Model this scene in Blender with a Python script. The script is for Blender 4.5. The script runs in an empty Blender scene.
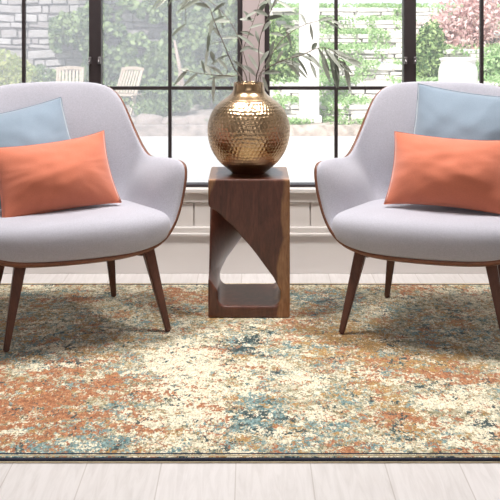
import bpy, bmesh, math, random
import numpy as np
from mathutils import Vector, Matrix, Euler, noise as mnoise
R = math.radians
random.seed(7); rng = np.random.default_rng(7)
S = bpy.context.scene
COL = S.collection

# ------------------------------------------------------------------ camera
H = 1.158; F = 1000.0; HY = 10.0      # eye height, focal length in px, horizon row
cam_d = bpy.data.cameras.new('camera'); cam = bpy.data.objects.new('camera', cam_d); COL.objects.link(cam)
cam.location = (0, 0, H); cam.rotation_euler = (R(90), 0, 0)
cam_d.sensor_width = 36; cam_d.lens = 36 * F / 500; cam_d.shift_y = (HY - 250) / 500
cam_d.clip_start = 0.05; cam_d.clip_end = 200
S.camera = cam
def P(px, py, Y):                      # a point of the place from its bearing and its distance
    return Vector(((px - 250) * Y / F, Y, H - (py - HY) * Y / F))
# ------------------------------------------------------------------ world, sun, lamps, exposure
w = bpy.data.worlds.new('world'); S.world = w; w.use_nodes = True
bgn = w.node_tree.nodes['Background']; bgn.inputs[0].default_value = (0.86, 0.93, 1.0, 1); bgn.inputs[1].default_value = 1.4
def light(name, kind, loc, rot, energy, color=(1, 1, 1), size=1, sy=None, **kw):
    d = bpy.data.lights.new(name, kind); o = bpy.data.objects.new(name, d); COL.objects.link(o)
    o.location = loc; o.rotation_euler = rot; d.energy = energy; d.color = color
    if kind == 'AREA':
        d.size = size
        if sy: d.shape = 'RECTANGLE'; d.size_y = sy
    if kind == 'SUN': d.angle = size
    return o
light('sun', 'SUN', (0, 15, 12), (R(38), R(-22), 0), 6.6, (1, .96, .9), R(3))
for lx in (-.62, .64):
    light('ceiling_light', 'AREA', (lx, 3.56, 2.66), (0, 0, 0), 55, (1, .965, .93), .50, .36)
light('room_front_light', 'AREA', (0.0, -0.6, 2.3), (R(60), 0, 0), 17, (1, .97, .95), 2.6, 1.2)
vs = S.view_settings; vs.view_transform = 'Standard'; vs.look = 'None'; vs.gamma = 1; vs.use_curve_mapping = False
vs.exposure = -0.04

# ------------------------------------------------------------------ materials
class NT:
    def __init__(s, name):
        s.m = bpy.data.materials.new(name); s.m.use_nodes = True
        s.t = s.m.node_tree; s.b = s.t.nodes['Principled BSDF']; s.out = s.t.nodes['Material Output']
    def n(s, typ, **kw):
        nd = s.t.nodes.new(typ)
        for k, v in kw.items():
            if k.startswith('i_'): nd.inputs[k[2:].replace('_', ' ')].default_value = v
            else: setattr(nd, k, v)
        return nd
    def l(s, a, b): s.t.links.new(a, b)
    def coord(s, scale=(1, 1, 1), rot=(0, 0, 0), loc=(0, 0, 0), kind='Object'):
        tc = s.n('ShaderNodeTexCoord'); mp = s.n('ShaderNodeMapping')
        mp.inputs['Scale'].default_value = scale; mp.inputs['Rotation'].default_value = rot; mp.inputs['Location'].default_value = loc
        s.l(tc.outputs[kind], mp.inputs[0]); return mp.outputs[0]
    def noise(s, co, scale, detail=3, rough=.5, dist=0):
        n = s.n('ShaderNodeTexNoise'); n.inputs['Scale'].default_value = scale; n.inputs['Detail'].default_value = detail
        n.inputs['Roughness'].default_value = rough; n.inputs['Distortion'].default_value = dist
        s.l(co, n.inputs['Vector']); return n.outputs['Fac']
    def ramp(s, fac, stops):
        r = s.n('ShaderNodeValToRGB'); e = r.color_ramp.elements
        while len(e) < len(stops): e.new(.5)
        for el, (p, c) in zip(e, stops): el.position = p; el.color = (*c, 1) if len(c) == 3 else c
        s.l(fac, r.inputs[0]); return r.outputs[0]
    def mix(s, fac, a, b, mode='MIX'):
        m = s.n('ShaderNodeMix', data_type='RGBA', blend_type=mode)
        for sock, v in ((m.inputs[0], fac), (m.inputs[6], a), (m.inputs[7], b)):
            if hasattr(v, 'is_linked') or isinstance(v, bpy.types.NodeSocket): s.l(v, sock)
            elif isinstance(v, (int, float)): sock.default_value = v
            else: sock.default_value = (*v, 1)
        return m.outputs[2]
    def math(s, op, a, b=None, c=None, clamp=False):
        m = s.n('ShaderNodeMath', operation=op, use_clamp=clamp)
        for i, v in enumerate((a, b, c)):
            if v is None: continue
            if isinstance(v, bpy.types.NodeSocket): s.l(v, m.inputs[i])
            else: m.inputs[i].default_value = v
        return m.outputs[0]
    def bump(s, h, strength=.3, dist=.01):
        b = s.n('ShaderNodeBump'); b.inputs['Strength'].default_value = strength; b.inputs['Distance'].default_value = dist
        s.l(h, b.inputs['Height']); s.l(b.outputs[0], s.b.inputs['Normal'])
    def base(s, v):
        if isinstance(v, bpy.types.NodeSocket): s.l(v, s.b.inputs['Base Color'])
        else: s.b.inputs['Base Color'].default_value = (*v, 1)
    def set(s, **kw):
        for k, v in kw.items(): s.b.inputs[k.replace('_', ' ')].default_value = v
        return s

def plain(name, c, rough=.6, var=.06, scale=20, bump=0, **kw):
    t = NT(name); co = t.coord()
    n = t.noise(co, scale, 4)
    t.base(t.ramp(n, [(.3, tuple(x * (1 - var) for x in c)), (.7, tuple(min(1, x * (1 + var)) for x in c))]))
    t.set(Roughness=rough, **kw)
    if bump: t.bump(n, bump, .004)
    return t.m
def fabric(name, c, sheen=.3, weave=900, fleck=.10):
    t = NT(name); co = t.coord()
    big = t.noise(co, 6, 2); fine = t.noise(co, 260, 2, .6)
    a = t.ramp(fine, [(.32, tuple(x * (1 - fleck) for x in c)), (.68, tuple(min(1, x * (1 + fleck)) for x in c))])
    b = t.ramp(big, [(.3, (.94, .94, .94)), (.7, (1, 1, 1))])
    t.base(t.mix(1.0, a, b, 'MULTIPLY'))
    t.set(Roughness=.85, Sheen_Weight=sheen, Sheen_Roughness=.5); t.bump(t.noise(co, weave, 1), .25, .001)
    return t.m
def wood(name, dark, light_, scale=(3, 3, 40), rough=.42, sap=None, axis='z'):
    t = NT(name); co = t.coord(scale=scale)
    n = t.noise(co, 2.2, 6, .6, .6); f = t.noise(co, 14, 4, .65)
    c = t.ramp(n, [(.25, dark), (.55, light_), (.8, tuple(x * .72 for x in light_))])
    c = t.mix(.45, c, t.ramp(f, [(.3, dark), (.7, light_)]))
    t.base(c); t.set(Roughness=rough); t.bump(f, .12, .002)
    return t.m
M = {}
M['seat_fabric'] = fabric('pale_grey_woven_fabric', (.425, .42, .48), .25)
M['blue_fabric'] = fabric('blue_grey_velvet', (.20, .26, .33), .35, 500, .05)
M['orange_fabric'] = fabric('coral_orange_velvet', (.56, .155, .082), .35, 500, .05)
M['walnut'] = wood('walnut_brown_wood', (.060, .022, .015), (.155, .060, .038), (12, 12, 3))
M['shell_wood'] = wood('bent_plywood_edge', (.11, .040, .024), (.24, .095, .052), (10, 10, 10), .45)
M['white_paint'] = plain('warm_white_paint', (.74, .70, .68), .5, .015, 4)
M['wall_paint'] = plain('room_wall_paint', (.42, .40, .385), .7, .02, 4)
M['black_metal'] = plain('black_window_metal', (.030, .022, .024), .45, .1, 30)
M['post_paint'] = plain('greige_post_paint', (.40, .335, .335), .6, .03, 10)
M['latch_metal'] = plain('grey_latch_metal', (.25, .23, .24), .35, .05, 10, Metallic=.8)
M['teak'] = wood('bleached_teak', (.46, .36, .27), (.62, .52, .41), (6, 6, 6), .7)
M['rubber'] = plain('black_felt', (.03, .03, .03), .9)

def glass_mat(name, veil, tint=(1, 1, 1)):
    t = NT(name); t.t.nodes.remove(t.b)
    tr = t.n('ShaderNodeBsdfTransparent'); tr.inputs[0].default_value = (*tint, 1)
    gl = t.n('ShaderNodeBsdfGlossy'); gl.inputs['Roughness'].default_value = .02
    lw = t.n('ShaderNodeFresnel'); lw.inputs['IOR'].default_value = 1.25
    m1 = t.n('ShaderNodeMixShader'); t.l(lw.outputs[0], m1.inputs[0]); t.l(tr.outputs[0], m1.inputs[1]); t.l(gl.outputs[0], m1.inputs[2])
    tl = t.n('ShaderNodeBsdfTranslucent'); tl.inputs[0].default_value = (.93, .93, .95, 1)
    m2 = t.n('ShaderNodeMixShader'); m2.inputs[0].default_value = veil
    t.l(m1.outputs[0], m2.inputs[1]); t.l(tl.outputs[0], m2.inputs[2]); t.l(m2.outputs[0], t.out.inputs[0])
    return t.m
M['glass'] = glass_mat('window_glass', .08)
M['screen'] = glass_mat('insect_screen_mesh', .22, (.93, .93, .95))

def floor_mat():
    t = NT('whitewashed_oak_planks'); co = t.coord(rot=(0, 0, R(90)), loc=(0, .036, 0))
    br = t.n('ShaderNodeTexBrick', offset=.37, offset_frequency=2)
    br.inputs['Color1'].default_value = (.71, .68, .675, 1); br.inputs['Color2'].default_value = (.67, .64, .63, 1)
    br.inputs['Mortar'].default_value = (.53, .49, .47, 1); br.inputs['Scale'].default_value = 1
    br.inputs['Mortar Size'].default_value = .0016; br.inputs['Brick Width'].default_value = 1.9; br.inputs['Row Height'].default_value = .19
    t.l(co, br.inputs['Vector'])
    c2 = t.coord(scale=(16, 1.6, 16)); g = t.noise(c2, 3, 6, .65, .8)
    gr = t.ramp(g, [(.3, (.86, .85, .84)), (.6, (1, 1, 1))])
    c3 = t.coord(); pat = t.noise(c3, 2.0, 2)
    c = t.mix(1, br.outputs['Color'], gr, 'MULTIPLY')
    t.base(c); t.set(Roughness=.48); t.bump(br.outputs['Fac'], -.2, .002)
    return t.m
M['floor'] = floor_mat()

def rug_mat():
    t = NT('abstract_rug_pile')
    at = t.n('ShaderNodeAttribute', attribute_name='rug_pattern'); sp = t.n('ShaderNodeSeparateColor'); t.l(at.outputs['Color'], sp.inputs[0])
    wr, wc, wt = sp.outputs
    at2 = t.n('ShaderNodeAttribute', attribute_name='rug_gold'); sp2 = t.n('ShaderNodeSeparateColor'); t.l(at2.outputs['Color'], sp2.inputs[0])
    wg = sp2.outputs[0]; wd = sp2.outputs[1]
    base = t.coord()
    def nz(seed, sc, stretch=1.0, det=3):
        co = t.coord(scale=(1, stretch, 1), loc=(seed, seed * 1.7, 0)); return t.noise(co, sc, det, .62)
    c = t.ramp(nz(0, 60, .6), [(.34, (.16, .15, .07)), (.44, (.40, .36, .22)), (.58, (.74, .67, .50)), (.70, (.30, .37, .31))])
    def layer(c, wgt, seed, cols, lo, hi, off=0):
        big = nz(seed, 8, 1.3, 4); mid = nz(seed + 3, 38, .95, 3); fine = nz(seed + 5, 150, .55, 2)
        v = t.math('ADD', t.math('MULTIPLY', big, 2.3), t.math('MULTIPLY', mid, 2.3))
        v = t.math('ADD', v, t.math('MULTIPLY', fine, 2.2))
        v = t.math('ADD', v, t.math('MULTIPLY_ADD', wgt, .60, -3.60 + off))   # about 0 mean
        mr = t.n('ShaderNodeMapRange', interpolation_type='SMOOTHSTEP'); mr.inputs[1].default_value = lo; mr.inputs[2].default_value = hi
        t.l(v, mr.inputs[0])
        col = t.ramp(nz(seed + 9, 90, .6), [(.35, cols[0]), (.65, cols[1])])
        return t.mix(mr.outputs[0], c, col)
    c = layer(c, wt, 11.3, [(.06, .15, .16), (.32, .47, .46)], .0, .14)
    c = layer(c, wg, 57.1, [(.38, .20, .05), (.55, .34, .12)], .02, .16)
    c = layer(c, wc, 23.7, [(.78, .69, .49), (.97, .91, .74)], .02, .16)
    c = layer(c, wr, 37.9, [(.30, .095, .035), (.60, .27, .12)], .02, .17, -.11)
    c = layer(c, wd, 71.9, [(.015, .03, .035), (.05, .11, .11)], .24, .36)
    hi = t.ramp(nz(91, 230, .5, 2), [(.36, (.38, .38, .34)), (.54, (1, 1, 1)), (.72, (1.0, 1.0, 1.0))])
    c = t.mix(.7, c, hi, 'MULTIPLY')
    t.base(c); t.set(Roughness=.95, Sheen_Weight=.15); t.bump(nz(3, 300, .6, 2), .4, .003)
    return t.m
M['rug'] = rug_mat()
M['rug_edge'] = plain('rug_navy_binding', (.035, .04, .07), .9, .2, 90)
M['rug_cream'] = plain('rug_cream_cord', (.72, .60, .42), .9, .15, 90)

def twist_wood():
    t = NT('acacia_wood'); co = t.coord(scale=(9, 9, 2.4)); n = t.noise(co, 2.0, 7, .62, 1.4); f = t.noise(t.coord(scale=(30, 30, 5)), 5, 4, .6, .5)
    c = t.ramp(n, [(.28, (.032, .009, .006)), (.5, (.098, .029, .018)), (.72, (.175, .060, .036))])
    c = t.mix(.35, c, t.ramp(f, [(.3, (.045, .013, .008)), (.7, (.17, .06, .034))]))
    tc = t.n('ShaderNodeTexCoord'); sx = t.n('ShaderNodeSeparateXYZ'); t.l(tc.outputs['Object'], sx.inputs[0])
    wob = t.math('MULTIPLY_ADD', t.noise(t.coord(scale=(1, 1, .35)), 9, 3), .13, -.065)
    # sapwood: right hand edge and a strip high on the left of the front
    xr = t.math('ADD', sx.outputs[0], wob)
    zc = t.math('MULTIPLY', t.math('ABSOLUTE', t.math('SUBTRACT', sx.outputs[2], .30)), .10)
    mr = t.n('ShaderNodeMapRange', interpolation_type='SMOOTHSTEP'); mr.inputs[1].default_value = .128; mr.inputs[2].default_value = .142
    t.l(t.math('ADD', xr, zc), mr.inputs[0])
    ml = t.n('ShaderNodeMapRange', interpolation_type='SMOOTHSTEP'); ml.inputs[1].default_value = -.124; ml.inputs[2].default_value = -.136
    t.l(t.math('ADD', t.math('MULTIPLY_ADD', wob, .5, sx.outputs[0]), t.math('MULTIPLY', t.math('SUBTRACT', .50, sx.outputs[2]), .25)), ml.inputs[0])
    s = t.math('MAXIMUM', mr.outputs[0], ml.outputs[0])
    sap = t.ramp(f, [(.3, (.24, .105, .045)), (.7, (.42, .22, .10))])
    c = t.mix(t.math('MULTIPLY', s, .85), c, sap)
    t.base(c); t.set(Roughness=.33, Coat_Weight=.25, Coat_Roughness=.3); t.bump(n, .08, .003)
    return t.m
M['acacia'] = twist_wood()
def brass():
    t = NT('hammered_antique_gold'); co = t.coord()
    v = t.n('ShaderNodeTexVoronoi', feature='F1'); v.inputs['Scale'].default_value = 105; v.inputs['Randomness'].default_value = .7; t.l(co, v.inputs['Vector'])
    n = t.noise(co, 9, 3)
    t.base(t.ramp(n, [(.3, (.46, .31, .18)), (.7, (.64, .46, .29))]))
    t.set(Metallic=1.0, Roughness=.25)
    tc = t.n('ShaderNodeTexCoord'); sx = t.n('ShaderNodeSeparateXYZ'); t.l(tc.outputs['Object'], sx.inputs[0])
    k = t.n('ShaderNodeMapRange', interpolation_type='SMOOTHSTEP'); k.inputs[1].default_value = .285; k.inputs[2].default_value = .255
    t.l(sx.outputs[2], k.inputs[0])
    t.bump(t.noise(co, 60, 3), .08, .002)
    return t.m
M['brass'] = brass()

def leaf_mat(name, a, b, trans=.35, rough=.55):
    t = NT(name); gi = t.n('ShaderNodeNewGeometry'); 
    c = t.ramp(gi.outputs['Random Per Island'], [(.1, a), (.9, b)])
    t.base(c); t.set(Roughness=rough)
    tl = t.n('ShaderNodeBsdfTranslucent'); t.l(c, tl.inputs[0])
    mx = t.n('ShaderNodeMixShader'); mx.inputs[0].default_value = trans
    t.l(t.b.outputs[0], mx.inputs[1]); t.l(tl.outputs[0], mx.inputs[2]); t.l(mx.outputs[0], t.out.inputs[0])
    return t.m
M['olive_leaf'] = leaf_mat('dusty_olive_leaf', (.16, .18, .14), (.46, .48, .42), .3)
M['olive_stem'] = plain('olive_stem_bark', (.16, .13, .11), .8)
M['green_leaf'] = leaf_mat('garden_green_leaf', (.05, .13, .03), (.46, .60, .25))
M['lime_leaf'] = leaf_mat('garden_lime_leaf', (.42, .52, .14), (.75, .78, .32))
M['pink_leaf'] = leaf_mat('maple_pink_leaf', (.62, .38, .37), (.92, .74, .71))
M['moss'] = leaf_mat('creeping_ground_cover', (.22, .40, .14), (.50, .64, .34))
M['bark'] = plain('pale_bark', (.50, .40, .33), .9, .2, 12, .5)
M['patio'] = plain('pale_concrete_paving', (.62, .60, .57), .9, .05, 1.5)
M['gravel'] = plain('grey_brown_gravel', (.42, .36, .32), .95, .35, 9, .8)
def stone():
    t = NT('dry_stone'); g = t.n('ShaderNodeNewGeometry'); n = t.noise(t.coord(), 5, 6, .65)
    c = t.ramp(g.outputs['Random Per Island'], [(0, (.42, .38, .37)), (1, (.62, .59, .58))])
    t.base(t.mix(1, c, t.ramp(n, [(.3, (.72, .72, .72)), (.6, (1, 1, 1))]), 'MULTIPLY')); t.set(Roughness=.95); t.bump(n, .5, .05)
    return t.m
M['stone'] = stone()
M['joint'] = plain('dark_wall_joint', (.24, .21, .21), 1, .2, 4)
M['white_stone'] = plain('white_garden_stone', (.66, .63, .60), .9, .16, 5)

M['tan_stone'] = plain('pale_tan_rock', (.40, .34, .30), .95, .15, 6, .5)
# ------------------------------------------------------------------ object helpers
def link(name, me, mat=None, parent=None, smooth=False):
    o = bpy.data.objects.new(name, me); COL.objects.link(o)
    mats = mat if isinstance(mat, (list, tuple)) else [mat]
    for m in mats:
        if m: me.materials.append(m)
    if parent: o.parent = parent
    if smooth:
        for p in me.polygons: p.use_smooth = True
    return o
def bmo(name, bm, mat, parent=None, smooth=False):
    me = bpy.data.meshes.new(name); bm.normal_update(); bm.to_mesh(me); bm.free()
    return link(name, me, mat, parent, smooth)
def pyo(name, vs_, fs, mat, parent=None, smooth=False):
    me = bpy.data.meshes.new(name); me.from_pydata([tuple(v) for v in vs_], [], fs); me.update()
    return link(name, me, mat, parent, smooth)
def empty(name, loc, rz=0):
    o = bpy.data.objects.new(name, None); COL.objects.link(o); o.location = loc; o.rotation_euler = (0, 0, rz); o.empty_display_size = .1
    return o
def tag(o, label, cat, group=None, kind=None):
    o['label'] = label; o['category'] = cat
    if group: o['group'] = group
    if kind: o['kind'] = kind
    return o
def struct(o): o['kind'] = 'structure'; return o
def box(bm, x0, x1, y0, y1, z0, z1, bevel=0, mi=0, rot=None):
    r = bmesh.ops.create_cube(bm, size=1)
    vs_ = r['verts']
    mt = Matrix.Translation(((x0 + x1) / 2, (y0 + y1) / 2, (z0 + z1) / 2)) @ Matrix.Diagonal((abs(x1 - x0), abs(y1 - y0), abs(z1 - z0), 1))
    if rot is not None:
        c = Vector(((x0 + x1) / 2, (y0 + y1) / 2, (z0 + z1) / 2)); mt = Matrix.Translation(c) @ rot @ Matrix.Translation(-c) @ mt
    bmesh.ops.transform(bm, matrix=mt, verts=vs_)
    fs = list({f for v in vs_ for f in v.link_faces})
    for f in fs: f.material_index = mi
    if bevel:
        es = list({e for f in fs for e in f.edges})
        bmesh.ops.bevel(bm, geom=es, offset=bevel, segments=2, affect='EDGES', profile=.5)
def tube(bm, pts, rad, seg=8, caps=True, mi=0):
    pts = [Vector(p) for p in pts]; n = len(pts)
    rad = rad if isinstance(rad, (list, tuple)) else [rad] * n
    rings = []; up = Vector((.13, .31, .94)).normalized()
    for i, p in enumerate(pts):
        d = (pts[min(i + 1, n - 1)] - pts[max(i - 1, 0)]).normalized()
        a = d.cross(up)
        if a.length < .05: a = d.cross(Vector((1, 0, 0)))
        a.normalize(); b = d.cross(a)
        rings.append([bm.verts.new(p + (a * math.cos(t) + b * math.sin(t)) * rad[i]) for t in [2 * math.pi * j / seg for j in range(seg)]])
    for r0, r1 in zip(rings, rings[1:]):
        for j in range(seg):
            f = bm.faces.new((r0[j], r0[(j + 1) % seg], r1[(j + 1) % seg], r1[j])); f.material_index = mi; f.smooth = True
    if caps:
        for r in (rings[0], rings[-1]):
            f = bm.faces.new(r); f.material_index = mi
def bar(bm, a, b, w0, t0, w1=None, t1=None, side=Vector((1, 0, 0)), bevel=0):
    """tapered rectangular bar from a to b"""
    a = Vector(a); b = Vector(b); w1 = w1 or w0; t1 = t1 or t0
    d = (b - a).normalized(); s = (side - d * side.dot(d)).normalized(); u = d.cross(s)
    vs_ = []
    for p, ww, tt in ((a, w0, t0), (b, w1, t1)):
        for sx, sy in ((-1, -1), (1, -1), (1, 1), (-1, 1)): vs_.append(bm.verts.new(p + s * sx * ww / 2 + u * sy * tt / 2))
    fs = [(0, 3, 2, 1), (4, 5, 6, 7), (0, 1, 5, 4), (1, 2, 6, 5), (2, 3, 7, 6), (3, 0, 4, 7)]
    nf = [bm.faces.new([vs_[i] for i in f]) for f in fs]
    if bevel: bmesh.ops.bevel(bm, geom=list({e for f in nf for e in f.edges}), offset=bevel, segments=2, affect='EDGES')
def subsurf(o, lv):
    m = o.modifiers.new('smooth', 'SUBSURF'); m.levels = lv; m.render_levels = lv; return m
def copy_tree(o, parent=None):
    c = o.copy(); COL.objects.link(c)
    if parent: c.parent = parent
    for ch in list(o.children): copy_tree(ch, c)
    return c

# ------------------------------------------------------------------ room
WY = 4.42                                 # face of the window wall
XL, XR, ZC = -2.6, 2.6, 2.72
bm = bmesh.new(); box(bm, XL, XR, -1.2, WY + .15, -.06, 0); struct(bmo('floor', bm, M['floor']))
bm = bmesh.new(); box(bm, XL, XR, -1.2, WY + .15, ZC, ZC + .08); struct(bmo('ceiling', bm, M['wall_paint']))
bm = bmesh.new(); box(bm, XL - .1, XL, -1.2, WY + .15, 0, ZC); struct(bmo('wall_left', bm, M['wall_paint']))
bm = bmesh.new(); box(bm, XR, XR + .1, -1.2, WY + .15, 0, ZC); struct(bmo('wall_right', bm, M['wall_paint']))
bm = bmesh.new(); box(bm, XL, XR, -1.3, -1.2, 0, ZC); struct(bmo('wall_front', bm, M['wall_paint']))
zs = .378                                 # window sill height
ZT = 2.35
bm = bmesh.new()
box(bm, XL, XR, WY, WY + .15, 0, zs - .03)          # low wall
box(bm, XL, XR, WY, WY + .15, ZT, ZC)               # lintel
box(bm, XL, -2.35, WY, WY + .15, zs - .03, ZT); box(bm, 2.35, XR, WY, WY + .15, zs - .03, ZT)
struct(bmo('wall_back', bm, M['white_paint']))
bm = bmesh.new(); box(bm, XL + .01, XR - .01, WY - .028, WY, 0, .166, .002); box(bm, XL + .01, XR - .01, WY - .040, WY, .166, .180, .004)
box(bm, XL + .01, XR - .01, WY - .030, WY, .180, .204, .003)
struct(bmo('baseboard_back', bm, M['white_paint']))
bm = bmesh.new()
xs = [-2.33 + .526 * 0]
x = -.2475 - .513 * 4
while x < 2.4:
    box(bm, x + .0025, x + .5105, WY - .012, WY, .2045, .309, .002); x += .513
struct(bmo('trim_1', bm, M['white_paint']))         # recessed panels under the sill
bm = bmesh.new(); box(bm, XL + .01, XR - .01, WY - .020, WY, .311, zs - .024, .002)
box(bm, XL + .01, XR - .01, WY - .034, WY + .15, zs - .024, zs - .006, .003)
struct(bmo('trim_2', bm, M['white_paint']))         # apron and sill

def pxX(px, Y=WY): return (px - 250) * Y / F
GY = WY + .045
def window(idx, x0, x1, heavy, thin, screen):
    bm = bmesh.new()
    fw = .022
    box(bm, x0, x0 + fw, GY - .03, GY + .03, zs - .006, ZT, .002)
    box(bm, x1 - fw, x1, GY - .03, GY + .03, zs - .006, ZT, .002)
    box(bm, x0, x1, GY - .03, GY + .03, zs - .010, zs + .006, .002)
    box(bm, x0, x1, GY - .03, GY + .03, ZT - .04, ZT, .002)
    for c in heavy:
        box(bm, c - .027, c + .027, GY - .032, GY + .032, zs, ZT, .003)
    for c in thin: box(bm, c - .0075, c + .0075, GY - .012, GY + .012, zs, ZT, .001)
    z = P(0, 88, GY).z
    while z < ZT - .1:
        box(bm, x0, x1, GY - .011, GY + .011, z - .0075, z + .0075, .001); z += 1.0
    o = struct(bmo('window_%d' % idx, bm, M['black_metal']))
    bm = bmesh.new(); box(bm, x0 + .004, x1 - .004, GY + .002, GY + .006, zs + .004, ZT - .01); bmo('window_glass', bm, M['glass'], o)
    for c in heavy:
        for s in (-1, 1):
            bm = bmesh.new(); zz = P(0, 60, GY).z
            box(bm, c + s * .021 - .006, c + s * .021 + .006, GY - .048, GY - .030, zz - .016, zz + .016, .003)
            tube(bm, [(c + s * .021, GY - .046, zz), (c + s * .021, GY - .058, zz - .004), (c + s * .021, GY - .060, zz - .014)], .004, 6)
            l = bmo('window_latch', bm, M['latch_metal'], o); l['label'] = 'grey latch'
    for a, b in screen:
        bm = bmesh.new(); box(bm, a, b, GY + .024, GY + .026, zs + .01, ZT - .02); s_ = bmo('insect_screen', bm, M['screen'], o)
        s_['label'] = 'hazy insect screen'
    return o
hv = pxX(96, GY); hv2 = pxX(409, GY)
window(1, -2.34, pxX(242.5, GY), [hv, hv - 1.43], [pxX(24, GY), pxX(170, GY), pxX(24, GY) - 1.43 * .5], [(hv + .03, pxX(241, GY)), (hv - 1.4, hv - .03)])
window(2, pxX(264.5, GY), 2.34, [hv2, hv2 + 1.43], [pxX(336, GY), pxX(481.5, GY), pxX(481.5, GY) + .73], [])
bm = bmesh.new(); box(bm, pxX(242.5, GY), pxX(264.5, GY), WY + .0, WY + .15, zs - .006, ZT, .004); struct(bmo('trim_3', bm, M['post_paint']))

# ------------------------------------------------------------------ rug
RX0, RX1, RY0, RY1 = -1.62, 1.62, 2.566, 4.20
def FX(px, py): Y = F * H / (py - HY); return ((px - 250) * Y / F, Y)
nx, ny = 150, 80
blobs = {'r': [(35, 385, 60, 26, 1.0), (15, 430, 60, 26, .9), (110, 400, 60, 24, .75), (130, 430, 30, 16, .5), (185, 302, 32, 9, 1.0), (300, 322, 22, 10, .6), (60, 302, 45, 4, .9),
            (412, 292, 26, 6, 1.0), (480, 284, 20, 5, .5), (385, 372, 60, 6, .9), (460, 380, 50, 7, 1.1), (400, 425, 28, 24, .7), (340, 352, 14, 12, .7), (285, 330, 16, 14, .4),
            (330, 425, 14, 8, .4), (180, 395, 22, 8, .3), (180, 455, 14, 5, .6), (120, 292, 30, 6, .5), (485, 455, 20, 8, .3), (250, 372, 12, 6, .25)],
         'c': [(185, 395, 34, 44, 1.2), (200, 370, 30, 26, .9), (165, 355, 22, 14, .7), (20, 286, 60, 7, .6), (240, 300, 40, 8, .1), (190, 288, 50, 6, .6), (475, 420, 42, 26, 1.0), (390, 380, 60, 5, .8),
            (300, 380, 30, 18, .5), (320, 405, 30, 30, .4), (470, 296, 20, 6, 1.0), (60, 366, 30, 10, .7), (90, 382, 20, 8, .6), (15, 300, 30, 6, .3), (258, 335, 14, 30, .5), (250, 435, 50, 20, .35),
            (10, 425, 14, 10, .4), (440, 400, 30, 8, .5), (300, 296, 30, 10, .3), (150, 440, 40, 14, .4), (260, 370, 20, 14, .5)],
         't': [(236, 347, 18, 10, 1.2), (270, 410, 26, 22, 1.0), (300, 440, 40, 16, .6), (235, 425, 22, 26, .7), (90, 440, 60, 18, .6), (60, 452, 60, 6, .8), (310, 302, 40, 8, .9), (300, 352, 30, 10, .6),
            (60, 340, 60, 26, .4), (30, 298, 40, 5, .5), (135, 300, 16, 5, .6), (380, 365, 20, 10, .4), (370, 450, 50, 10, .4), (350, 300, 22, 7, .6), (140, 385, 40, 26, .35), (15, 360, 30, 12, .6),
            (270, 300, 30, 8, .4), (440, 335, 50, 18, .5), (430, 450, 40, 8, .3), (345, 395, 20, 12, .3), (150, 330, 40, 14, .3)],
         'g': [(360, 345, 30, 12, 1.0), (80, 360, 50, 8, .3), (400, 362, 60, 6, .7), (385, 410, 26, 24, .5), (330, 330, 30, 12, .5), (440, 370, 50, 6, .5), (200, 318, 30, 8, .3), (60, 330, 70, 20, .3), (430, 330, 60, 20, .3)],
         'd': [(236, 349, 14, 7, 1.1), (268, 418, 20, 16, .8), (245, 330, 10, 4, .6), (70, 372, 16, 5, .6), (237, 425, 14, 12, .5), (380, 350, 20, 6, .3), (252, 345, 12, 10, .4)]}
wb = {k: [] for k in blobs}
for k, L in blobs.items():
    for (px, py, rx, ry, a) in L:
        X, Y = FX(px, py); X2, _ = FX(px + rx, py); _, Ya = FX(px, py - ry); _, Yb = FX(px, py + ry)
        wb[k].append((X, Y, abs(X2 - X), abs(Ya - Yb) / 2, a))
def wsum(k, X, Y):
    s = 0
    for (cx, cy, rx, ry, a) in wb[k]:
        q = ((X - cx) / rx) ** 2 + ((Y - cy) / ry) ** 2
        if q < 6: s += a * math.exp(-q * .9) * (.8 if k in 'rc' else 1)
    return s
vs_, fs = [], []
ex = .0
for j in range(ny + 1):
    for i in range(nx + 1):
        vs_.append((RX0 + (RX1 - RX0) * i / nx, RY0 + (RY1 - RY0) * j / ny, .0105))
for j in range(ny):
    for i in range(nx):
        a = j * (nx + 1) + i; fs.append((a, a + 1, a + nx + 2, a + nx + 1))
top_n = len(vs_)
b0 = [(RX0, RY0), (RX1, RY0), (RX1, RY1), (RX0, RY1)]
for (x, y) in b0: vs_.append((x, y, .001))
c00, c10, c11, c01 = 0, nx, (ny + 1) * (nx + 1) - 1, ny * (nx + 1)
fs.append([top_n] + [top_n + 1] + [c10 - i for i in range(nx + 1)])
fs.append([top_n + 1, top_n + 2] + [c11 - j * (nx + 1) for j in range(ny + 1)])
fs.append([top_n + 2, top_n + 3] + [c01 + i for i in range(nx + 1)])
fs.append([top_n + 3, top_n] + [j * (nx + 1) for j in range(ny + 1)])
fs.append([top_n + 3, top_n + 2, top_n + 1, top_n])
rug = empty('area_rug', ((RX0 + RX1) / 2, (RY0 + RY1) / 2, 0))
tag(rug, 'large distressed abstract rug in cream, rust and teal under the armchairs', 'rug')
pile = pyo('pile', vs_, fs, M['rug'], None)
pile.data.transform(Matrix.Translation((0, -(RY0 + RY1) / 2, 0))); pile.parent = rug
ca = pile.data.color_attributes.new('rug_pattern', 'FLOAT_COLOR', 'POINT'); cb = pile.data.color_attributes.new('rug_gold', 'FLOAT_COLOR', 'POINT')
for i, (x, y, z) in enumerate(vs_):
    jx = x + .03 * mnoise.noise(Vector((x * 7, y * 7, 1))); jy = y + .05 * mnoise.noise(Vector((x * 7, y * 7, 5)))
    out = .0 if -1.1 < x < 1.1 else .4 * (mnoise.noise(Vector((x * 3, y * 3, 9))) + .4)
    ca.data[i].color = (wsum('r', jx, jy) + out, wsum('c', jx, jy) + out, wsum('t', jx, jy), 1)
    cb.data[i].color = (wsum('g', jx, jy), wsum('d', jx, jy), 0, 1)
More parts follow.
